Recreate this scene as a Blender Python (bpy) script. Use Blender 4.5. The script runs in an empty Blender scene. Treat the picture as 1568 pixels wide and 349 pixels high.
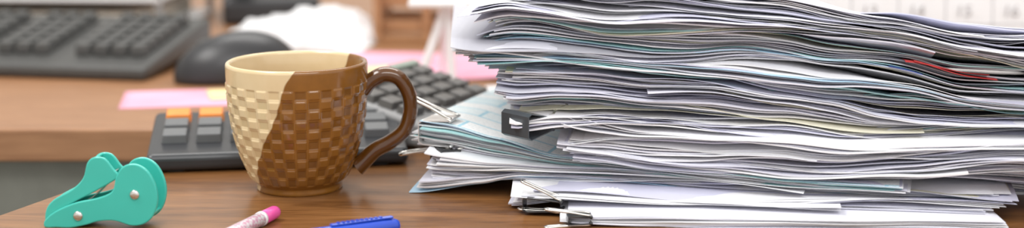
import bpy, bmesh, math, random
from mathutils import Vector, Matrix, noise
random.seed(23)
T=0.75
D2R=math.pi/180
scene=bpy.context.scene
scene.view_settings.view_transform='Standard'
col=scene.collection

# ---------------------------------------------------------------- materials
def new_mat(name):
    m=bpy.data.materials.new(name); m.use_nodes=True
    nt=m.node_tree; b=nt.nodes['Principled BSDF']
    return m,nt,b
def mat(name,c,rough=.5,metal=0,coat=0,var=.08,nscale=40,bump=0):
    m,nt,b=new_mat(name)
    n=nt.nodes.new('ShaderNodeTexNoise'); n.inputs['Scale'].default_value=nscale; n.inputs['Detail'].default_value=4
    tc=nt.nodes.new('ShaderNodeTexCoord'); nt.links.new(tc.outputs['Object'],n.inputs['Vector'])
    r=nt.nodes.new('ShaderNodeValToRGB')
    r.color_ramp.elements[0].position=.3; r.color_ramp.elements[1].position=.7
    r.color_ramp.elements[0].color=(*[x*(1-var) for x in c],1)
    r.color_ramp.elements[1].color=(*[min(1,x*(1+var)) for x in c],1)
    nt.links.new(n.outputs['Fac'],r.inputs['Fac']); nt.links.new(r.outputs['Color'],b.inputs['Base Color'])
    b.inputs['Roughness'].default_value=rough; b.inputs['Metallic'].default_value=metal
    b.inputs['Coat Weight'].default_value=coat; b.inputs['Coat Roughness'].default_value=.05
    return m
def wood(name,c1,c2,rough=.3,coat=.25,rot=0):
    m,nt,b=new_mat(name)
    tc=nt.nodes.new('ShaderNodeTexCoord'); mp=nt.nodes.new('ShaderNodeMapping')
    mp.inputs['Scale'].default_value=(1.3,11,11); mp.inputs['Rotation'].default_value=(0,0,rot)
    nt.links.new(tc.outputs['Object'],mp.inputs['Vector'])
    n=nt.nodes.new('ShaderNodeTexNoise'); n.inputs['Scale'].default_value=5; n.inputs['Detail'].default_value=9
    n.inputs['Roughness'].default_value=.62; n.inputs['Distortion'].default_value=.9
    nt.links.new(mp.outputs['Vector'],n.inputs['Vector'])
    n2=nt.nodes.new('ShaderNodeTexNoise'); n2.inputs['Scale'].default_value=34; n2.inputs['Detail'].default_value=4
    nt.links.new(mp.outputs['Vector'],n2.inputs['Vector'])
    mx=nt.nodes.new('ShaderNodeMath'); mx.operation='MULTIPLY_ADD'; mx.inputs[1].default_value=.3
    nt.links.new(n2.outputs['Fac'],mx.inputs[0]); 
    ml=nt.nodes.new('ShaderNodeMath'); ml.operation='MULTIPLY'; ml.inputs[1].default_value=.72
    nt.links.new(n.outputs['Fac'],ml.inputs[0]); nt.links.new(ml.outputs[0],mx.inputs[2])
    r=nt.nodes.new('ShaderNodeValToRGB'); r.color_ramp.elements[0].position=.36; r.color_ramp.elements[1].position=.66
    r.color_ramp.elements[0].color=(*c1,1); r.color_ramp.elements[1].color=(*c2,1)
    nt.links.new(mx.outputs[0],r.inputs['Fac']); nt.links.new(r.outputs['Color'],b.inputs['Base Color'])
    b.inputs['Roughness'].default_value=rough; b.inputs['Coat Weight'].default_value=coat; b.inputs['Coat Roughness'].default_value=.15
    return m

M={}
M['desk']=wood('wood_desk',(.11,.042,.011),(.31,.138,.046),.32,.12)
M['desk2']=wood('wood_desk_back',(.25,.113,.048),(.38,.19,.088),.4,.08)
M['rack']=wood('wood_rack',(.33,.16,.07),(.5,.27,.13),.5,.0)
M['black']=mat('plastic_black',(.025,.025,.027),.35)
M['kbcase']=mat('keyboard_case',(.06,.06,.057),.45)
M['key']=mat('plastic_key_dark',(.075,.075,.072),.5)
M['grey']=mat('plastic_grey',(.26,.26,.26),.4)
M['calc']=mat('calculator_shell',(.03,.032,.036),.28)
M['calckey']=mat('calculator_key',(.12,.125,.13),.35)
M['calckey2']=mat('calculator_key_brown',(.10,.095,.09),.35)
M['orange']=mat('plastic_orange',(.85,.27,.04),.35)
M['teal']=mat('plastic_teal',(.05,.53,.44),.28,coat=.3,var=.03)
M['steel']=mat('steel',(.72,.70,.66),.22,metal=1,var=.04)
M['clipblack']=mat('clip_black',(.02,.02,.022),.3,coat=.3)
M['clipgrey']=mat('clip_grey',(.05,.06,.07),.3,coat=.3)
M['clipsilver']=mat('clip_silver',(.75,.75,.74),.3,metal=.7)
M['pink']=mat('plastic_pink',(.85,.10,.38),.3,coat=.3,var=.05)
M['bluep']=mat('plastic_blue',(.015,.07,.55),.25,coat=.4,var=.05)
M['whitep']=mat('plastic_white',(.85,.85,.86),.4,var=.02)
M['pinkpaper']=mat('paper_pink',(.80,.38,.50),.7,var=.12,nscale=15)
M['yellowpaper']=mat('paper_yellow',(.85,.68,.35),.7,var=.1,nscale=15)
M['white']=mat('paper_white',(.78,.78,.79),.65,var=.06,nscale=12)
M['beige']=mat('cardboard_beige',(.62,.58,.50),.6)
M['wall']=mat('wall_paint',(.8,.79,.76),.8,var=.02)
M['floor']=mat('floor_carpet',(.20,.20,.17),.9,var=.2,nscale=200)
M['ink']=mat('ink_grey',(.5,.5,.52),.7)
M['panel']=mat('panel_grey',(.20,.20,.17),.6)
M['lcd']=mat('lcd',(.28,.33,.28),.2)

def paper_mat():
    m,nt,b=new_mat('paper_sheets')
    a=nt.nodes.new('ShaderNodeAttribute'); a.attribute_name='Col'
    n=nt.nodes.new('ShaderNodeTexNoise'); n.inputs['Scale'].default_value=30
    tc=nt.nodes.new('ShaderNodeTexCoord'); nt.links.new(tc.outputs['Object'],n.inputs['Vector'])
    r=nt.nodes.new('ShaderNodeValToRGB'); r.color_ramp.elements[0].color=(.86,.86,.88,1); r.color_ramp.elements[1].color=(1,1,1,1)
    nt.links.new(n.outputs['Fac'],r.inputs['Fac'])
    mx=nt.nodes.new('ShaderNodeMix'); mx.data_type='RGBA'; mx.blend_type='MULTIPLY'; mx.inputs['Factor'].default_value=1
    nt.links.new(a.outputs['Color'],mx.inputs[6]); nt.links.new(r.outputs['Color'],mx.inputs[7])
    nt.links.new(mx.outputs[2],b.inputs['Base Color']); b.inputs['Roughness'].default_value=.6
    return m
M['paper']=paper_mat()
def form_mat():
    m,nt,b=new_mat('paper_printed_form')
    L=nt.links
    tc=nt.nodes.new('ShaderNodeTexCoord')
    bk=nt.nodes.new('ShaderNodeTexBrick'); bk.inputs['Scale'].default_value=1
    bk.inputs['Brick Width'].default_value=.062; bk.inputs['Row Height'].default_value=.025; bk.inputs['Mortar Size'].default_value=.0012
    bk.inputs['Color1'].default_value=(.92,.94,.94,1); bk.inputs['Color2'].default_value=(.60,.84,.91,1); bk.inputs['Mortar'].default_value=(.40,.68,.80,1)
    bk.inputs['Bias'].default_value=-.4
    mp=nt.nodes.new('ShaderNodeMapping'); L.new(tc.outputs['UV'],mp.inputs['Vector']); L.new(mp.outputs['Vector'],bk.inputs['Vector'])
    mp2=nt.nodes.new('ShaderNodeMapping'); mp2.inputs['Scale'].default_value=(500,900,1); L.new(tc.outputs['UV'],mp2.inputs['Vector'])
    n=nt.nodes.new('ShaderNodeTexNoise'); n.inputs['Scale'].default_value=1; n.inputs['Detail'].default_value=1; L.new(mp2.outputs['Vector'],n.inputs['Vector'])
    w=nt.nodes.new('ShaderNodeTexWave'); w.bands_direction='Y'; w.inputs['Scale'].default_value=60; L.new(tc.outputs['UV'],w.inputs['Vector'])
    mul=nt.nodes.new('ShaderNodeMath'); mul.operation='MULTIPLY'; L.new(n.outputs['Fac'],mul.inputs[0]); L.new(w.outputs['Fac'],mul.inputs[1])
    gt=nt.nodes.new('ShaderNodeMath'); gt.operation='GREATER_THAN'; gt.inputs[1].default_value=.48; L.new(mul.outputs[0],gt.inputs[0])
    fm=nt.nodes.new('ShaderNodeMath'); fm.operation='MULTIPLY'; fm.inputs[1].default_value=.35; L.new(gt.outputs[0],fm.inputs[0])
    mx=nt.nodes.new('ShaderNodeMix'); mx.data_type='RGBA'; L.new(fm.outputs[0],mx.inputs['Factor'])
    L.new(bk.outputs['Color'],mx.inputs[6]); mx.inputs[7].default_value=(.2,.25,.3,1)
    L.new(mx.outputs[2],b.inputs['Base Color']); b.inputs['Roughness'].default_value=.55
    return m
M['form']=form_mat()
def mug_mat():
    m,nt,b=new_mat('glazed_ceramic'); L=nt.links
    def math_(op,a,bb):
        n=nt.nodes.new('ShaderNodeMath'); n.operation=op
        for i,v in enumerate((a,bb)):
            if isinstance(v,(int,float)): n.inputs[i].default_value=v
            else: L.new(v,n.inputs[i])
        return n.outputs[0]
    tc=nt.nodes.new('ShaderNodeTexCoord'); s=nt.nodes.new('ShaderNodeSeparateXYZ'); L.new(tc.outputs['Object'],s.inputs[0])
    n=nt.nodes.new('ShaderNodeTexNoise'); n.inputs['Scale'].default_value=45; n.inputs['Detail'].default_value=2; L.new(tc.outputs['Object'],n.inputs['Vector'])
    e=math_('SUBTRACT',s.outputs[0],math_('MULTIPLY',s.outputs[1],.35))
    e=math_('SUBTRACT',e,math_('MULTIPLY',s.outputs[2],.52))
    e=math_('ADD',e,.0215)
    e=math_('ADD',e,math_('MULTIPLY',math_('SUBTRACT',n.outputs['Fac'],.5),.010))
    f=math_('MULTIPLY',e,900); f=math_('ADD',f,.5)
    cl=nt.nodes.new('ShaderNodeClamp'); L.new(f,cl.inputs[0])
    att=nt.nodes.new('ShaderNodeAttribute'); att.attribute_name='relief'
    n2=nt.nodes.new('ShaderNodeTexNoise'); n2.inputs['Scale'].default_value=120; L.new(tc.outputs['Object'],n2.inputs['Vector'])
    br=nt.nodes.new('ShaderNodeValToRGB'); br.color_ramp.elements[0].color=(.09,.030,.003,1); br.color_ramp.elements[1].color=(.30,.122,.016,1)
    br.color_ramp.elements[0].position=.2;br.color_ramp.elements[1].position=.95
    v=math_('ADD',math_('MULTIPLY',att.outputs['Fac'],.75),math_('MULTIPLY',n2.outputs['Fac'],.35)); L.new(v,br.inputs['Fac'])
    cr=nt.nodes.new('ShaderNodeValToRGB'); cr.color_ramp.elements[0].color=(.60,.44,.22,1); cr.color_ramp.elements[1].color=(.75,.59,.36,1)
    cr.color_ramp.elements[0].position=.1;cr.color_ramp.elements[1].position=.9
    L.new(v,cr.inputs['Fac'])
    mx=nt.nodes.new('ShaderNodeMix'); mx.data_type='RGBA'; L.new(cl.outputs[0],mx.inputs['Factor']); L.new(cr.outputs['Color'],mx.inputs[6]); L.new(br.outputs['Color'],mx.inputs[7])
    L.new(mx.outputs[2],b.inputs['Base Color']); b.inputs['Roughness'].default_value=.16; b.inputs['Coat Weight'].default_value=.35; b.inputs['Coat Roughness'].default_value=.05
    return m
M['mug']=mug_mat()

# ---------------------------------------------------------------- helpers
def link(o,parent=None):
    col.objects.link(o)
    if parent: o.parent=parent
    return o
def empty(name,loc,rz=0):
    e=bpy.data.objects.new(name,None); e.empty_display_size=.02; e.location=(loc[0],loc[1],loc[2]+T); e.rotation_euler=(0,0,rz*D2R); col.objects.link(e); return e
def bm_obj(name,bm,mats,parent=None,loc=(0,0,0),rot=(0,0,0),bevel=0,smooth=False,seg=2):
    me=bpy.data.meshes.new(name); bm.normal_update(); bm.to_mesh(me); bm.free()
    for m in (mats if isinstance(mats,list) else [mats]): me.materials.append(m)
    if smooth:
        for p in me.polygons: p.use_smooth=True
    o=bpy.data.objects.new(name,me); o.rotation_euler=[r*D2R for r in rot]
    o.location=loc if parent else (loc[0],loc[1],loc[2]+T)
    link(o,parent)
    if bevel:
        b=o.modifiers.new('bevel','BEVEL'); b.width=bevel; b.segments=seg; b.limit_method='ANGLE'; b.angle_limit=.6
    return o
def addbox(bm,c,s,taper=1,mi=0,mtx=None):
    x,y,z=[v/2 for v in s]; vs=[]
    for dz,t in ((-z,1),(z,taper)):
        for dx,dy in ((-x,-y),(x,-y),(x,y),(-x,y)):
            v=Vector((c[0]+dx*t,c[1]+dy*t,c[2]+dz))
            if mtx: v=mtx@v
            vs.append(bm.verts.new(v))
    for f in ((3,2,1,0),(4,5,6,7),(0,1,5,4),(1,2,6,5),(2,3,7,6),(3,0,4,7)):
        fa=bm.faces.new([vs[i] for i in f]); fa.material_index=mi
def box(name,c,s,m,parent=None,rot=(0,0,0),bevel=.001):
    bm=bmesh.new(); addbox(bm,(0,0,0),s); return bm_obj(name,bm,m,parent,c,rot,bevel)
def catmull(pts,n=6,closed=True):
    out=[];N=len(pts)
    rng=range(N) if closed else range(N-1)
    P=[Vector(p) for p in pts]
    g=(lambda i:P[i%N]) if closed else (lambda i:P[max(0,min(N-1,i))])
    for i in rng:
        a,b,c,d=g(i-1),g(i),g(i+1),g(i+2)
        for k in range(n):
            t=k/n
            out.append(.5*((2*b)+(-a+c)*t+(2*a-5*b+4*c-d)*t*t+(-a+3*b-3*c+d)*t**3))
    if not closed: out.append(P[-1])
    return out
def slab(name,pts,y0,y1,m,parent,bevel=.0006,sub=5,loc=(0,0,0),rot=(0,0,0)):
    pp=catmull([(p[0],0,p[1]) for p in pts],sub)
    bm=bmesh.new(); a=[bm.verts.new((p.x,y0,p.z)) for p in pp]; b=[bm.verts.new((p.x,y1,p.z)) for p in pp]
    bm.faces.new(a); bm.faces.new(b[::-1]); n=len(a)
    for i in range(n): bm.faces.new((a[i],b[i],b[(i+1)%n],a[(i+1)%n]))
    bmesh.ops.recalc_face_normals(bm,faces=bm.faces)
    return bm_obj(name,bm,m,parent,loc,rot,bevel,seg=3)
def lathe(name,prof,m,parent,loc=(0,0,0),rot=(0,0,0),seg=32,smooth=True,axis='x'):
    bm=bmesh.new(); rings=[]
    for h,r in prof:
        ring=[]
        for i in range(seg):
            a=2*math.pi*i/seg; c,s=r*math.cos(a),r*math.sin(a)
            ring.append(bm.verts.new((h,c,s) if axis=='x' else (c,s,h)))
        rings.append(ring)
    for j in range(len(rings)-1):
        for i in range(seg):
            bm.faces.new((rings[j][i],rings[j][(i+1)%seg],rings[j+1][(i+1)%seg],rings[j+1][i]))
    bm.faces.new(rings[0]); bm.faces.new(rings[-1])
    bmesh.ops.recalc_face_normals(bm,faces=bm.faces)
    return bm_obj(name,bm,m,parent,loc,rot,0,smooth)
def curve_to_mesh(o):
    dg=bpy.context.evaluated_depsgraph_get(); dg.update()
    me=bpy.data.meshes.new_from_object(o.evaluated_get(dg)); 
    n=bpy.data.objects.new(o.name,me); n.rotation_euler=o.rotation_euler; n.location=o.location; n.scale=o.scale
    par=o.parent; nm=o.name.split('.')[0]; bpy.data.objects.remove(o); col.objects.link(n); n.parent=par; n.name=nm; return n
def tube(name,pts,r,m,parent,radii=None,closed=False,sub=5,loc=(0,0,0),rot=(0,0,0),scale=(1,1,1)):
    cu=bpy.data.curves.new(name,'CURVE'); cu.dimensions='3D'
    pp=catmull(pts,sub,closed)
    sp=cu.splines.new('POLY'); sp.points.add(len(pp)-1)
    for i,p in enumerate(pp):
        sp.points[i].co=(*p,1)
        if radii:
            f=i/(len(pp)-1)*(len(radii)-1); k=min(int(f),len(radii)-2); sp.points[i].radius=radii[k]+(radii[k+1]-radii[k])*(f-k)
    sp.use_cyclic_u=closed; sp.use_smooth=True
    cu.bevel_depth=r; cu.bevel_resolution=6; cu.use_fill_caps=True; cu.materials.append(m)
    o=bpy.data.objects.new(name,cu); o.rotation_euler=[a*D2R for a in rot]; o.scale=scale
    o.location=loc if parent else (loc[0],loc[1],loc[2]+T)
    link(o,parent)
    return curve_to_mesh(o)
def smoothstep(a,b,x):
    t=max(0,min(1,(x-a)/(b-a))); return t*t*(3-2*t)
def interp(pts,x):
    if x<=pts[0][0]: return pts[0][1]
    for (a,va),(b,vb) in zip(pts,pts[1:]):
        if x<=b:
            t=(x-a)/(b-a); t=t*t*(3-2*t)*.5+t*.5
            return va+(vb-va)*t
    return pts[-1][1]

# ---------------------------------------------------------------- room
box('floor',(0,1.0,-T-.01),(6,5,.02),M['floor'],bevel=0)
box('wall_back',(0,3.4,.6),(6,.1,2.7),M['wall'],bevel=0)
box('wall_left',(-2.6,1.0,.6),(.1,4.8,2.7),M['wall'],bevel=0)

desk=empty('office_desk',(0,0,0))
bm=bmesh.new()
poly=[(-.50,.45),(1.0,.45),(1.0,1.172),(-.222,1.172)]
a=[bm.verts.new((x,y,0)) for x,y in poly]; b=[bm.verts.new((x,y,-.026)) for x,y in poly]
bm.faces.new(a); bm.faces.new(b[::-1])
for i in range(4): bm.faces.new((a[i],b[i],b[(i+1)%4],a[(i+1)%4]))
bmesh.ops.recalc_face_normals(bm,faces=bm.faces)
bm_obj('desk_top',bm,M['desk'],desk,bevel=.002)
for i,(x,y) in enumerate([(-.3,.55),(.95,.5),(.95,1.12),(-.1,1.1)]):
    box('leg_%d'%i,(x,y,-.388),(.04,.04,.722),M['panel'],desk)
bd=empty('office_desk.001',(0,1.177,0))
box('desk_top',(0,.56,-.0135),(2.4,1.12,.027),M['desk2'],bd,bevel=.002)
box('modesty_panel',(0,.03,-.31),(2.3,.02,.56),M['panel'],bd)
for i,(x,y) in enumerate([(-1.15,.08),(1.15,.08),(-1.15,1.05),(1.15,1.05)]):
    box('leg_%d'%i,(x,y,-.388),(.045,.045,.722),M['panel'],bd)

# ---------------------------------------------------------------- mug
mug=empty('coffee_mug',(-.1440,.981,0),0); mug.scale=(.985,.985,1.06)
prof=[(0,.0285),(.0012,.0292),(.004,.0292),(.0055,.0305),(.009,.0335),(.018,.0378),(.03,.0422),(.045,.0455),(.06,.0472),(.072,.0478),(.080,.0480)]
SEG=680; NR=200
bm=bmesh.new(); rl=bm.verts.layers.float.new('relief'); rings=[]
cols=34; rows=10; z0=.0065; z1=.0700
pr=[]
for p in catmull([(r,0,z) for z,r in prof],12,False): pr.append((p.z,p.x))
def rsm(z):
    for (a_,va),(b_,vb) in zip(pr,pr[1:]):
        if z<=b_: return va+(vb-va)*(z-a_)/max(1e-9,(b_-a_))
    return pr[-1][1]
for j in range(NR+1):
    z=.080*j/NR; r=rsm(z); ring=[]
    for i in range(SEG):
        an=2*math.pi*i/SEG; d=0; rv=.7
        if z0<z<z1:
            fu=(i/SEG*cols); fv=(z-z0)/(z1-z0)*rows; iu,iv=int(fu),int(fv); u=fu-iu; v=fv-iv
            s=smoothstep(.03,.17,u)*smoothstep(.97,.83,u)*smoothstep(.03,.17,v)*smoothstep(.97,.83,v)
            if (iu+iv)%2==0: d=.0006*s; rv=.75-.05*s
            else: d=-.0005*s; rv=.75-.30*s
        v_=bm.verts.new(((r+d)*math.cos(an),(r+d)*math.sin(an),z)); v_[rl]=rv; ring.append(v_)
    rings.append(ring)
inner=[(.0815,.0474),(.082,.0463),(.0815,.0450),(.080,.0444),(.07,.0435),(.05,.0425),(.03,.038),(.015,.030),(.008,.022),(.006,.010)]
for z,r in inner:
    ring=[]
    for i in range(SEG):
        an=2*math.pi*i/SEG; v_=bm.verts.new((r*math.cos(an),r*math.sin(an),z)); v_[rl]=.65; ring.append(v_)
    rings.append(ring)
for j in range(len(rings)-1):
    for i in range(SEG): bm.faces.new((rings[j][i],rings[j][(i+1)%SEG],rings[j+1][(i+1)%SEG],rings[j+1][i]))
bm.faces.new(rings[0][::-1]); bm.faces.new(rings[-1])
bm_obj('body',bm,M['mug'],mug,smooth=True)
hp=[(.0445,0,.0635),(.050,0,.0685),(.059,0,.0725),(.069,0,.0700),(.0755,0,.060),(.0765,0,.048),(.072,0,.036),(.062,0,.0285),(.052,0,.0235),(.044,0,.0165),(.0395,0,.013)]
tube('handle',hp,.0050,M['mug'],mug,radii=[1.25,1.05,1,1,1,1,1,1,1.05,1.15,1.3],rot=(0,0,4),scale=(1,1.25,1))

# ---------------------------------------------------------------- paper stack
stack=empty('paper_stack',(0,0,0))
WHITE=[(.88,.88,.91),(.91,.91,.93),(.83,.83,.90),(.87,.87,.88),(.76,.76,.85),(.92,.92,.93)]
def pick(tints):
    r=random.random(); acc=0
    for p,c in tints:
        acc+=p
        if r<acc: return c
    return random.choice(WHITE)
def bundle(name,P0,ang,W,Dp,zb,zt,n,tints=(),ends=None,jit=(.004,.0025),grp=(.010,.005,1.3),specials=(),backslope=0,gap=3.5,nu=96,last_form=False,gmin=4,gmax=11,wshort=0,rot_j=.45,fan=3,curl=1.0,lcurl=1.0):
    """zb/zt : control points (X of the front edge, height). Sheets generated bottom to top."""
    a=ang*D2R; ca,sa=math.cos(a),math.sin(a)
    verts=[];faces=[];cols_=[];mis=[]
    NS=130; umin,umax=-.05,W+.05
    us=[umin+(umax-umin)*k/(NS-1) for k in range(NS)]
    wts=[];gid=[];g=0;left=random.randint(gmin,gmax); first=True
    for i in range(n):
        ph=[random.uniform(0,6.28) for _ in range(4)]
        am=random.uniform(.3,1)
        wv=[max(.10,1+.65*am*math.sin(u*32+ph[0])+.55*am*math.sin(u*75+ph[1])) for u in us]
        if random.random()<.25:
            c0=random.uniform(0,W); w0=random.uniform(.02,.08); G=random.uniform(1,6)
            for k,u in enumerate(us): wv[k]+=G*math.exp(-((u-c0)/w0)**2)
        if random.random()<.25:
            G=random.uniform(1,fan)
            for k,u in enumerate(us): wv[k]+=G*math.exp(-((u)/.028)**2)
        if first and i>0:
            G=gap*random.uniform(.3,1.3)
            for k,u in enumerate(us):
                s=math.sin(u*14+ph[2])+.6*math.sin(u*31+ph[3])-.1
                wv[k]+=G*max(0,s)
        wts.append(wv); gid.append(g); first=False; left-=1
        if left==0: g+=1; left=random.randint(gmin,gmax); first=True
    tot=[sum(w[k] for w in wts) for k in range(NS)]
    F=[[0]*NS]
    for w in wts: F.append([F[-1][k]+w[k]/tot[k] for k in range(NS)])
    def Fi(i,u):
        f=(u-umin)/(umax-umin)*(NS-1); f=max(0,min(NS-1.001,f)); k=int(f); t=f-k
        return F[i][k]*(1-t)+F[i][k+1]*t
    gs=[dict(du=random.gauss(0,grp[0]),dw=random.gauss(0,grp[1]),dr=random.gauss(0,grp[2]),ws=random.uniform(0,wshort),
        fc=random.gauss(0,.0014),ff=random.uniform(12,34),fp=random.uniform(0,6.28),lc=random.gauss(0,.0034)) for _ in range(g+1)]
    wfr=[0,.02,.06,.12,.3,.6,1]
    for i in range(n):
        s=i/max(1,n-1)
        G=gs[gid[i]]; du,dw,dr,ws=G['du'],G['dw'],G['dr'],G['ws']
        du+=random.gauss(0,jit[0]); dw+=random.gauss(0,jit[1]); dr+=random.gauss(0,rot_j)
        if ends: du+=interp(ends,s)
        c=pick(tints); sp=None
        for q in specials:
            if abs(q['s']-s)<.5/max(1,n-1)+1e-6: sp=q
        Wi=W-ws+random.gauss(0,.002); u0=0
        if sp:
            c=sp.get('c',c); u0=sp.get('u0',0); Wi=sp.get('W',Wi); dw=sp.get('dw',dw); dr=sp.get('dr',dr)
        rr=dr*D2R; cr,sr=math.cos(rr),math.sin(rr)
        ph1=random.uniform(0,6.28); wav=random.uniform(.0003,.0026)
        sf=random.gauss(0,.0004); slc=random.gauss(0,.0012)
        sm=1 if random.random()>.14 else 3.2
        base=len(verts); top=[];bot=[]
        for jw,wf in enumerate(wfr):
            for k in range(nu+1):
                uu=u0+Wi*k/nu; ww=Dp*wf
                ww+= wav*math.sin(uu*28+ph1)*(1-wf)
                cu_=Wi*.5+u0
                x=cu_+(uu-cu_)*cr-ww*sr+du; y=(uu-cu_)*sr+ww*cr+dw
                X=P0[0]+x*ca-y*sa; Y=P0[1]+x*sa+y*ca
                xf=P0[0]+x*ca
                b_=interp(zb,xf); t_=interp(zt,xf)
                f0=Fi(i,x); f1=Fi(i+1,x)
                za=b_+(t_-b_)*f0; zc=b_+(t_-b_)*f1
                th=min((zc-za)*.84,.0009)
                bs=backslope*max(0,y)*smoothstep(.1,-.03,xf)
                ef=max(0,1-(ww/.035))**2; el=max(0,1-(uu/.05))**2
                bs+=curl*ef*(G['fc']*math.sin(uu*G['ff']+G['fp'])*1.3+sf*sm*math.sin(uu*G['ff']*1.7+ph1))
                bs+=curl*lcurl*el*(G['lc']+slc*(.5+.5*sm))
                sc=1-1.7*max(0,Y-.93)*smoothstep(.17,.27,X)
                za=max(.0002,(za+bs)*sc)
                top.append((X,Y,za+th)); bot.append((X,Y,za))
        nt_=len(top); verts+=top+bot
        cols_+= [(*c,1)]*(2*nt_)
        R=nu+1
        for jw in range(len(wfr)-1):
            for k in range(nu):
                p=base+jw*R+k
                faces.append((p,p+1,p+R+1,p+R)); mis.append(1 if (last_form and i>=n-1) or (sp and sp.get('form')) else 0)
                q=p+nt_; faces.append((q,q+R,q+R+1,q+1)); mis.append(0)
        for k in range(nu):
            p=base+k; faces.append((p,p+nt_,p+nt_+1,p+1)); mis.append(0)
        for jw in range(len(wfr)-1):
            p=base+jw*R; faces.append((p,p+R,p+R+nt_,p+nt_)); mis.append(0)
            p=base+jw*R+nu; faces.append((p,p+nt_,p+R+nt_,p+R)); mis.append(0)
    me=bpy.data.meshes.new(name); me.from_pydata(verts,[],faces); me.materials.append(M['paper']); me.materials.append(M['form'])
    at=me.color_attributes.new('Col','FLOAT_COLOR','POINT'); at.data.foreach_set('color',[v for c in cols_ for v in c])
    me.polygons.foreach_set('material_index',mis)
    uv=me.uv_layers.new(name='UVMap')
    lv=[0]*len(me.loops); me.loops.foreach_get('vertex_index',lv)
    flat=[]
    for vi in lv:
        v=verts[vi]; dx,dy=v[0]-P0[0],v[1]-P0[1]; flat+= [dx*ca+dy*sa,-dx*sa+dy*ca]
    uv.data.foreach_set('uv',flat)
    me.update()
    o=bpy.data.objects.new(name,me); link(o,stack); return o

TEAL=(.42,.70,.70); CREAM=(.86,.83,.66); LIL=(.66,.66,.79); BLU=(.50,.72,.88); GRY=(.56,.56,.61)
zA_b=[(-.04,.087),(.007,.0865),(.05,.0845),(.09,.0795),(.13,.0785),(.173,.0735),(.215,.0715),(.252,.066),(.29,.0605),(.317,.0592),(.45,.058)]
zA_t=[(-.04,.126),(.0,.139),(.09,.137),(.173,.133),(.24,.125),(.285,.1165),(.317,.114),(.45,.113)]
bundle('sheaf_1',(-.012,.966),-6,.45,.22,zA_b,zA_t,92,[(.05,TEAL),(.04,CREAM),(.14,LIL),(.04,GRY),(.03,BLU)],
   ends=[(0,.020),(.05,.0),(.08,-.012),(.3,-.006),(.6,-.002),(.75,.004),(.9,.018),(1,.026)],grp=(.006,.006,2.4),jit=(.004,.003),
   specials=[dict(s=.50,c=(.60,.05,.05),u0=.262,W=.052,dw=-.012,dr=-3),dict(s=.40,c=(.06,.14,.50),u0=.264,W=.020,dw=-.012,dr=0),
             dict(s=.62,W=.26,u0=.02,dw=-.004,dr=-4),dict(s=.80,W=.22,u0=.08,dw=-.004,dr=-6),dict(s=.93,W=.2,u0=.10,dw=-.0,dr=-7)],gmin=3,gmax=9,gap=7,curl=1.4,lcurl=.7)
zB_b=[(-.02,.0595),(.005,.050),(.034,.0532),(.06,.0545),(.09,.0526),(.13,.0500),(.173,.0500),(.21,.0470),(.252,.0485),(.317,.0505),(.45,.051)]
zB_t=[(-.04,.0866),(.007,.0861),(.05,.0841),(.09,.0791),(.13,.0781),(.173,.0725),(.205,.0690),(.235,.0620),(.262,.0585),(.29,.0572),(.317,.0580),(.45,.0576)]
bundle('sheaf_2',(-.008,.958),-6,.44,.215,zB_b,zB_t,42,[(.01,TEAL),(.10,CREAM),(.16,LIL),(.04,GRY)],
   ends=[(0,.02),(.2,.008),(.6,.0),(1,-.002)],grp=(.007,.005,2.0),gap=7,gmin=3,gmax=8,curl=1.3,lcurl=.45,
   specials=[dict(s=.35,W=.24,u0=.02,dw=-.004,dr=-4,c=CREAM),dict(s=.7,W=.30,u0=.1,dw=-.006,dr=3)])
zC_t=[(.03,.0528),(.06,.0540),(.09,.0522),(.13,.0496),(.173,.0496),(.21,.0466),(.252,.0481),(.317,.050),(.45,.0505)]
zC_b=[(.03,.0285),(.06,.0285),(.09,.0255),(.13,.0240),(.173,.0212),(.252,.0220),(.317,.0310),(.45,.033)]
bundle('sheaf_3',(.038,.936),-8,.41,.21,zC_b,zC_t,42,[(.01,TEAL),(.05,CREAM),(.16,LIL),(.05,GRY)],
   ends=[(0,.004),(.5,.0),(1,.002)],grp=(.004,.005,1.8),gap=7,gmin=3,gmax=8,curl=1.3,lcurl=.7,
   specials=[dict(s=.20,W=.24,u0=.0,dw=-.006,dr=-5,c=(.93,.93,.93)),dict(s=.5,W=.16,u0=.0,dw=-.002,dr=-5,c=(.9,.9,.93))])
zD_t=[(-.07,.0465),(-.045,.0455),(-.01,.0375),(.03,.0282),(.09,.0250),(.13,.0235),(.173,.0208),(.252,.0212),(.3,.0212)]
zD_b=[(-.07,.0300),(-.045,.0275),(-.01,.0240),(.036,.0215),(.09,.0200),(.173,.0168),(.252,.0168),(.3,.0168)]
bundle('sheaf_4',(-.066,.980),-15,.315,.215,zD_b,zD_t,22,[(.08,TEAL),(.08,BLU),(.1,LIL)],
   ends=[(0,.006),(1,0)],grp=(.004,.002,.8),jit=(.002,.0015),backslope=-.05,gap=3,last_form=True,fan=5,curl=.6,lcurl=.6)
zE_t=[(x,z-.0004) for x,z in zD_b][:-1]+[(.32,.0165)]
zE_b=[(-.06,.0022),(-.02,.0075),(.004,.0125),(.036,.0132),(.09,.0127),(.173,.0115),(.252,.011),(.33,.0105)]
bundle('sheaf_5',(-.056,.966),-11,.362,.20,zE_b,zE_t,26,[(.02,TEAL),(.02,BLU),(.12,LIL),(.04,CREAM)],
   ends=[(0,.002),(.5,.003),(1,.012)],grp=(.006,.004,1.5),jit=(.003,.002),gap=4,fan=5,curl=.8,lcurl=.7,
   specials=[dict(s=.4,W=.24,dw=-.004,dr=-4,c=(.93,.93,.95))])
zF_t=[(x,z-.0004) for x,z in zE_b if x>0]
zF_b=[(.004,.0025),(.036,.0064),(.3,.0060),(.35,.006)]
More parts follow.
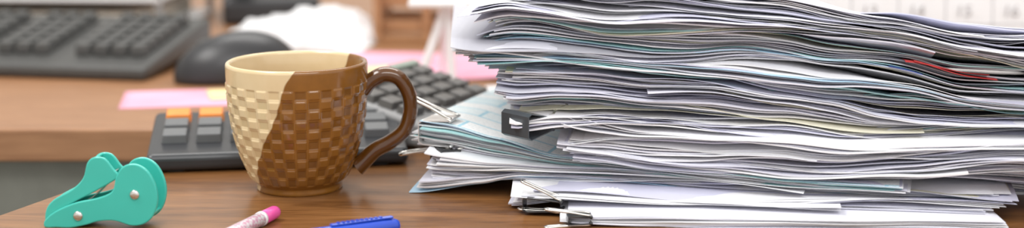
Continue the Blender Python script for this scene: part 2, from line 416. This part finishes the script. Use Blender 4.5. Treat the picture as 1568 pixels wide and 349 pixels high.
bundle('sheaf_6',(.006,.918),-6,.297,.21,zF_b,zF_t,14,[(.05,CREAM),(.12,LIL)],grp=(.005,.003,1.3),jit=(.003,.002),gap=2.5,specials=[dict(s=.5,dr=-4,dw=-.005,W=.2)],curl=.6,lcurl=.5)
bundle('sheaf_7',(.036,.888),-3.5,.262,.21,[(.03,.0003),(.4,.0003)],[(.03,.0055),(.1,.006),(.4,.0056)],12,[(.1,LIL)],grp=(.004,.003,1.2),jit=(.003,.0015),gap=2,curl=.4,lcurl=.5)
bundle('sheaf_8',(.264,.928),-2,.25,.20,[(.262,.0215),(.29,.0195),(.33,.0170),(.5,.017)],[(.262,.0225),(.29,.026),(.317,.0275),(.5,.028)],12,[(.1,LIL)],grp=(.002,.003,.5),curl=.4)
bundle('sheaf_9',(.318,.960),-3,.20,.19,[(.3,.0003),(.6,.0003)],[(.3,.016),(.6,.016)],18,[(.1,LIL)],grp=(.004,.003,1),curl=.4)

# ---------------------------------------------------------------- binder clips
def clip(name,loc,rz,L,h,wd,gap,m,up,lo,hl,pitch=0,wr=.0008):
    e=empty(name,loc,rz); e.rotation_euler[1]=pitch*D2R
    bm=bmesh.new(); path=[(L,gap/2),(.12*L,h/2),(0,h/2-.1*h),(0,-h/2+.1*h),(.12*L,-h/2),(L,-gap/2)]
    v=[[bm.verts.new((x,y,z)) for x,z in path] for y in (-wd/2,wd/2)]
    for i in range(5): bm.faces.new((v[0][i],v[0][i+1],v[1][i+1],v[1][i]))
    o=bm_obj('spring_body',bm,m,e); sd=o.modifiers.new('s','SOLIDIFY'); sd.thickness=.0006; sd.offset=0
    for k,(sg,an) in enumerate(((1,up),(-1,lo))):
        lathe('lip_%d'%k,[(-wd/2,.001),(wd/2,.001)],m,e,(L,0,sg*gap/2),(0,0,90),12)
        w=wd*.36
        pts=[(0,-w*.9,0),(.003,-w,0),(.4*hl,-w*.55,0),(.72*hl,-w*.45,0),(.93*hl,-w*.5,0),(hl,0,0),(.93*hl,w*.5,0),(.72*hl,w*.45,0),(.4*hl,w*.55,0),(.003,w,0),(0,w*.9,0)]
        q=[]
        for x,y,_ in pts: q.append((L-x*math.cos(an*D2R),y,sg*(gap/2+.0008)+x*math.sin(an*D2R)))
        tube('wire_handle_%d'%k,q,wr,M['steel'],e,sub=6)
    return e
clip('binder_clip',(-.060,.988,.0385),-15,.022,.016,.022,.0175,M['clipsilver'],22,-12,.040,wr=.0011)
clip('binder_clip',(.002,.938,.0515),42,.022,.017,.026,.008,M['clipgrey'],170,185,.022)
clip('binder_clip',(-.051,.972,.024),30,.014,.010,.016,.006,M['clipblack'],168,188,.02)
clip('binder_clip',(.008,.912,.0065),-12,.024,.009,.012,.006,M['clipblack'],22,0,.028)
clip('binder_clip',(.034,.880,.0045),5,.014,.005,.010,.004,M['clipblack'],8,-4,.028)

# ---------------------------------------------------------------- staple remover
S=.000398
sr_=empty('staple_remover',(-.2515,.876,0),0)
def pt(l,ox=165,oz=349): return [((x-ox)*S,(oz-z)*S) for x,z in l]
plateA=pt([(80,349),(80,338),(98,323),(130,309),(165,301),(188,290),(195,268),(206,252),(225,247),(244,257),(256,280),(258,305),(250,328),(235,341),(215,344),(190,337),(165,338),(145,344),(120,349),(98,349)])
slab('side_plate_front',plateA,-.001,.0014,M['teal'],sr_,.0009)
slab('side_plate_rear',plateA,.017,.0194,M['teal'],sr_,.0009)
plateB=pt([(74,345),(75,322),(88,305),(118,288),(136,270),(144,246),(156,237),(172,239),(184,254),(192,266),(180,276),(150,293),(120,309),(98,325),(90,345)],165,347)
slab('upper_plate_front',plateB,.0018,.0038,M['teal'],sr_,.0009,loc=(.002,0,0))
slab('upper_plate_rear',plateB,.0145,.0165,M['teal'],sr_,.0009,loc=(.002,0,0))
def bridge(name,l,y0,y1,m,off=(0,0),th=.0018):
    pp=catmull([(p[0],0,p[1]) for p in pt(l)],5,False); bm=bmesh.new()
    a=[bm.verts.new((p.x+off[0],y0,p.z+off[1])) for p in pp]; b=[bm.verts.new((p.x+off[0],y1,p.z+off[1])) for p in pp]
    for i in range(len(a)-1): bm.faces.new((a[i],a[i+1],b[i+1],b[i]))
    o=bm_obj(name,bm,m,sr_,smooth=True); s_=o.modifiers.new('s','SOLIDIFY'); s_.thickness=th; s_.offset=0
    bv=o.modifiers.new('b','BEVEL'); bv.width=.0006; bv.segments=2; bv.limit_method='ANGLE'
bridge('upper_finger_pad',[(79,343),(80,322),(92,308),(121,291),(139,273),(147,250),(157,241)],.003,.0155,M['teal'],(.002,.0))
bridge('lower_finger_pad',[(84,346),(110,345),(145,341),(165,336),(190,335),(215,341),(232,339),(247,326)],.000,.018,M['teal'])
bridge('steel_jaw_a',[(120,322),(150,305),(172,285),(178,268),(190,262)],.0045,.0135,M['steel'],th=.0008)
bridge('steel_jaw_b',[(135,330),(165,315),(188,300),(192,280),(186,270)],.0052,.0128,M['steel'],th=.0008)
for k,(x,z) in enumerate(((223,295),(133,330))):
    p=pt([(x,z)])[0]
    lathe('rivet_%d'%k,[(-.0024,.0010),(-.0022,.0022),(-.0014,.0030),(-.001,.0031),(.019,.0031),(.020,.0024)],M['steel'],sr_,(p[0],0,p[1]),(0,0,90),24)
sr_.rotation_euler=(0,0,-4*D2R)

# ---------------------------------------------------------------- pens
def place_axis(e,p,q):
    d=Vector(q)-Vector(p); e.rotation_euler=(0,0,math.atan2(d.y,d.x))
pen=empty('pink_pencil',(-.1470,.898,.0048)); place_axis(pen,(-.147,.898),(-.166,.845))
lathe('end_cap',[(0,.0026),(.0008,.0036),(.003,.0042),(.018,.0043),(.0185,.0036)],M['pink'],pen)
lathe('cap_ring',[(.0182,.0046),(.0205,.0046)],M['whitep'],pen)
m_,nt,b=new_mat('mesh_grip'); ck=nt.nodes.new('ShaderNodeTexChecker'); ck.inputs['Scale'].default_value=420
tc=nt.nodes.new('ShaderNodeTexCoord'); mp=nt.nodes.new('ShaderNodeMapping'); mp.inputs['Rotation'].default_value=(.5,.3,.78); nt.links.new(tc.outputs['Object'],mp.inputs[0]); nt.links.new(mp.outputs[0],ck.inputs['Vector'])
ck.inputs['Color1'].default_value=(.85,.82,.84,1); ck.inputs['Color2'].default_value=(.75,.42,.55,1); nt.links.new(ck.outputs['Color'],b.inputs['Base Color']); b.inputs['Roughness'].default_value=.25
lathe('barrel',[(.0205,.0042),(.06,.0042),(.12,.0042),(.132,.0028),(.142,.0008)],m_,pen)
bp_=empty('ballpoint_pen',(-.0680,.8640,.0052)); place_axis(bp_,(-.068,.864),(-.106,.843))
lathe('cap',[(0,.0022),(.0006,.0034),(.003,.0044),(.010,.0048),(.05,.0051),(.056,.0051)],M['bluep'],bp_)
lathe('barrel',[(.056,.0040),(.13,.0040),(.14,.003),(.148,.0006)],M['whitep'],bp_)
box('pocket_clip',(.024,0,.0056),(.040,.0034,.0014),M['bluep'],bp_,bevel=.0006)
bm=bmesh.new()
for i in range(10): addbox(bm,(.012+i*.003,0,.0065),(.0018,.0022,.0006))
bm_obj('embossed_lettering',bm,M['bluep'],bp_)

# ---------------------------------------------------------------- calculators
def calculator(name,loc,rz,W,Dp,h0,h1,cols_,rows_,mb,mk,orange=(),disp=True,fm=.14):
    e=empty(name,loc,rz)
    bm=bmesh.new(); vs=[]
    for x in (0,W):
        vs.append([bm.verts.new((x,y,z)) for y,z in ((0,.0015),(0,h0),(Dp,h1),(Dp,.0015))])
    bm.faces.new(vs[0]); bm.faces.new(vs[1][::-1])
    for i in range(4): bm.faces.new((vs[0][i],vs[0][(i+1)%4],vs[1][(i+1)%4],vs[1][i]))
    bmesh.ops.recalc_face_normals(bm,faces=bm.faces)
    bm_obj('shell',bm,mb,e,bevel=.004,seg=4)
    sl=math.atan2(h1-h0,Dp)
    kw=(W*.92)/cols_; kd=(Dp*(.94-fm))/rows_
    bm=bmesh.new(); mt=Matrix.Translation((0,0,h0))@Matrix.Rotation(sl,4,'X')
    for c in range(cols_):
        for r in range(rows_):
            addbox(bm,(W*.04+kw*(c+.5)-.001,Dp*fm+kd*(r+.5),.0025),(kw*.80,kd*.80,.007),.86,1 if (c,r) in orange else 0,mt)
    bm_obj('keys',bm,[mk,M['orange']],e,bevel=.0008)
    bm=bmesh.new()
    for x in (.02,W-.02):
        for y in (.012,Dp-.012): addbox(bm,(x,y,.0012),(.01,.01,.0024))
    bm_obj('feet',bm,M['black'],e)
    if disp: box('display',(W-.03,Dp*.93,h1+.004),(W*.3,Dp*.08,.006),M['lcd'],e,(20,0,0))
    return e
calculator('desktop_calculator',(-.2575,1.018,0),9,.185,.100,.013,.026,7,3,M['calc'],M['calckey'],((0,2),(1,2)),False,.24)
calculator('desktop_calculator',(-.068,1.095,0),60,.13,.09,.020,.040,5,4,M['grey'],M['calckey2'],(),True)

# ---------------------------------------------------------------- keyboard
kb=empty('computer_keyboard',(-.352,1.405,0),-10)
sl=math.radians(9); Wk=.45; Dk=.175
bm=bmesh.new(); vs=[]
for x in (-Wk,0): vs.append([bm.verts.new((x,y,z)) for y,z in ((0,0.001),(0,.013),(Dk,.013+Dk*math.tan(sl)),(Dk,.016))])
bm.faces.new(vs[0]); bm.faces.new(vs[1][::-1])
for i in range(4): bm.faces.new((vs[0][i],vs[0][(i+1)%4],vs[1][(i+1)%4],vs[1][i]))
bmesh.ops.recalc_face_normals(bm,faces=bm.faces)
bm_obj('case',bm,M['kbcase'],kb,bevel=.004,seg=3)
bm=bmesh.new(); mt=Matrix.Translation((0,0,.013))@Matrix.Rotation(sl,4,'X')
for r in range(6):
    yy=.042+r*.0195+(.006 if r==5 else 0)
    for c in range(21):
        if c in (4,8): continue
        addbox(bm,(-.022-c*.0192-(.006 if c>4 else 0),yy,.006),(.0165,.0165,.010),.8,0,mt)
bm_obj('keycaps',bm,M['key'],kb,bevel=.001)
box('rear_feet',(-.2,Dk-.02,.008),(.38,.012,.015),M['black'],kb)

mo=empty('computer_mouse',(-.266,1.422,0),24)
bm=bmesh.new(); bmesh.ops.create_uvsphere(bm,u_segments=40,v_segments=24,radius=1)
for v in bm.verts:
    x,y,z=v.co
    zz=max(z,-.12)
    v.co=(x*.062, y*.037*(1-.12*abs(x)), (zz+.12)*.042*(1+.10*x))
bm_obj('shell',bm,M['black'],mo,smooth=True)
lathe('scroll_wheel',[(-.003,.007),(-.002,.008),(.002,.008),(.003,.007)],M['key'],mo,(-.032,0,.032),(0,0,90),20)
tube('cable',[(.056,0,.006),(.072,.01,.003),(.080,.03,.002),(.078,.05,.002)],.0018,M['black'],mo)

# ---------------------------------------------------------------- loose papers on back desk
def sheet(name,c,w,d,rz,m,z=.0006,curl=0,parent=None):
    bm=bmesh.new(); N=16; g=[[bm.verts.new(((i/N-.5)*w,(j/N-.5)*d,z+curl*max(0,(i/N-.6))**2)) for i in range(N+1)] for j in range(N+1)]
    for j in range(N):
        for i in range(N): bm.faces.new((g[j][i],g[j][i+1],g[j+1][i+1],g[j+1][i]))
    o=bm_obj(name,bm,m,parent,(c[0],c[1],c[2]),(0,0,rz),smooth=True); s_=o.modifiers.new('s','SOLIDIFY'); s_.thickness=.0006; return o
sheet('pink_note_sheet',(-.275,1.320,.000),.15,.085,10,M['pinkpaper'])
sheet('yellow_note_sheet',(-.252,1.335,.0012),.05,.05,15,M['yellowpaper'])
sheet('pink_note_sheet',(-.090,1.505,.000),.22,.17,-6,M['pinkpaper'],curl=.04)
sheet('yellow_note_sheet',(-.13,1.47,.0012),.06,.04,25,M['yellowpaper'])
sheet('white_document',(.09,1.67,.000),.21,.15,-6,M['white'])
sheet('white_document',(.04,1.31,.000),.15,.12,-10,M['white'])
bm=bmesh.new(); N=80; g=[]
for j in range(N+1):
    row=[]
    for i in range(N+1):
        x=i/N*2-1; y=j/N*2-1
        f=max(0,1-(abs(x)**2.5+abs(y)**2.5))**.5
        nz=noise.fractal(Vector((x*2.1+3,y*2.1,1.7)),1,2,4)
        rdg=1-abs(noise.noise(Vector((x*3+1,y*2.2+x,4))))*2
        row.append(bm.verts.new((x*.088+nz*.006,y*.070,max(.001,f*(.014+.014*rdg+.016*nz+.007*(1+x))))))
    g.append(row)
for j in range(N):
    for i in range(N): bm.faces.new((g[j][i],g[j][i+1],g[j+1][i+1],g[j+1][i]))
bm_obj('crumpled_paper',bm,M['white'],None,(-.240,1.675,.0),(0,0,-8),smooth=True)

ph=empty('desk_telephone',(-.31,1.90,0),10)
bm=bmesh.new(); vs=[]
for x in (-.06,.06): vs.append([bm.verts.new((x,y,z)) for y,z in ((-.08,.001),(-.08,.03),(.08,.085),(.08,.001))])
bm.faces.new(vs[0]); bm.faces.new(vs[1][::-1])
for i in range(4): bm.faces.new((vs[0][i],vs[0][(i+1)%4],vs[1][(i+1)%4],vs[1][i]))
bmesh.ops.recalc_face_normals(bm,faces=bm.faces)
bm_obj('base',bm,M['black'],ph,bevel=.006,seg=3)
tube('handset',[(-.035,-.08,.05),(-.035,-.06,.066),(-.035,0,.085),(-.035,.06,.108),(-.035,.08,.10)],.012,M['black'],ph,radii=[1.4,1.2,.8,1.2,1.4])
tr=empty('document_tray',(-.58,1.84,0),-3)
for k in range(3):
    box('shelf_%d'%k,(0,0,.003+k*.04),(.36,.24,.004),M['whitep'],tr)
    box('paper_%d'%k,(0,0,.016+k*.04),(.31,.21,.020),M['beige' if k!=1 else 'white'],tr)
for x in (-.177,.177):
    for y in (-.115,.115): box('post',(x,y,.05),(.008,.008,.1),M['grey'],tr)
rk=empty('wooden_desk_rack',(-.094,1.72,0),-3)
for x in (-.056,-.0,.056): box('post',(x,-.047,.085),(.009,.012,.17),M['rack'],rk)
for k in range(6): box('slat_%d'%k,(0,-.038,.018+k*.028),(.118,.006,.013),M['rack'],rk)
for k in range(6): box('rear_slat_%d'%k,(0,.045,.018+k*.028),(.118,.006,.013),M['rack'],rk)
box('side_l',(-.056,0,.085),(.008,.09,.17),M['rack'],rk); box('side_r',(.056,0,.085),(.008,.09,.17),M['rack'],rk)
box('base',(0,0,.004),(.118,.10,.008),M['rack'],rk)
ws=empty('white_desk_stand',(-.070,1.425,0.001),0)
tube('leg_1',[(-.018,-.01,.0),(.006,0,.071)],.0044,M['whitep'],ws)
tube('leg_2',[(.012,-.01,.0),(.008,0,.071)],.0044,M['whitep'],ws)
tube('leg_3',[(.0,.03,.0),(.007,.004,.071)],.0034,M['whitep'],ws)
box('top_tray',(.014,0,.074),(.085,.05,.006),M['whitep'],ws,bevel=.002)

# ---------------------------------------------------------------- desk calendar
ca_=empty('desk_calendar',(.434,1.40,0.0015),0)
box('page',(0,.0,.087),(.36,.003,.17),M['whitep'],ca_,(-8,0,0),.0005)
box('rear_support',(0,.040,.087),(.36,.003,.172),M['beige'],ca_,(16,0,0),.0005)
bm=bmesh.new()
for i in range(8): addbox(bm,(-.158+i*.0445,-.0018,-.001),(.0009,.0006,.145))
for j in range(5): addbox(bm,(-.001,-.0018,-.065+j*.033),(.318,.0006,.0009))
bm_obj('grid_lines',bm,M['ink'],ca_,(0,0,.087),(-8,0,0))
num=5
for j in range(4):
    for i in range(7):
        if num>31: break
        cu=bpy.data.curves.new('date','FONT'); cu.body=str(num); cu.size=.0165; cu.extrude=.0001; cu.materials.append(M['ink'])
        o=bpy.data.objects.new('date_%d'%num,cu); link(o,ca_); o.rotation_euler=(98*D2R,0,0)
        zl=.0960-j*.033; o.location=(-.150+i*.0445,-.0045+(zl-.087)*math.tan(8*D2R),zl)
        curve_to_mesh(o)
        num+=1

# ---------------------------------------------------------------- light
w=bpy.data.worlds.new('World'); scene.world=w; w.use_nodes=True
w.node_tree.nodes['Background'].inputs[0].default_value=(1,.985,.965,1); w.node_tree.nodes['Background'].inputs[1].default_value=1.05
def area(name,loc,sx,sy,p,target=(0,1,0),c=(1,1,1)):
    l=bpy.data.lights.new(name,'AREA'); l.shape='RECTANGLE'; l.size=sx; l.size_y=sy; l.energy=p; l.color=c
    o=bpy.data.objects.new(name,l); o.location=(loc[0],loc[1],loc[2]+T); col.objects.link(o)
    d=Vector(target)-Vector(loc); o.rotation_euler=d.to_track_quat('-Z','Y').to_euler(); return o
area('ceiling_light_panel',(-.9,.8,1.5),1.0,.4,16,(0,1,0),(1,.98,.95))
area('ceiling_light_panel',(.4,-.3,1.5),1.4,.5,15,(0.1,1,0))
area('ceiling_light_panel',(0,2.2,1.75),1.6,.5,21,(0,1.6,0),(1,.98,.95))

# ---------------------------------------------------------------- camera
cam=bpy.data.cameras.new('camera'); co=bpy.data.objects.new('camera',cam); col.objects.link(co)
co.location=(0,0,.24+T); co.rotation_euler=((90-10.93)*D2R,0,0)
cam.sensor_width=36; cam.lens=52.2; cam.clip_start=.01
cam.dof.use_dof=True; cam.dof.focus_distance=.95; cam.dof.aperture_fstop=3.5
scene.camera=co
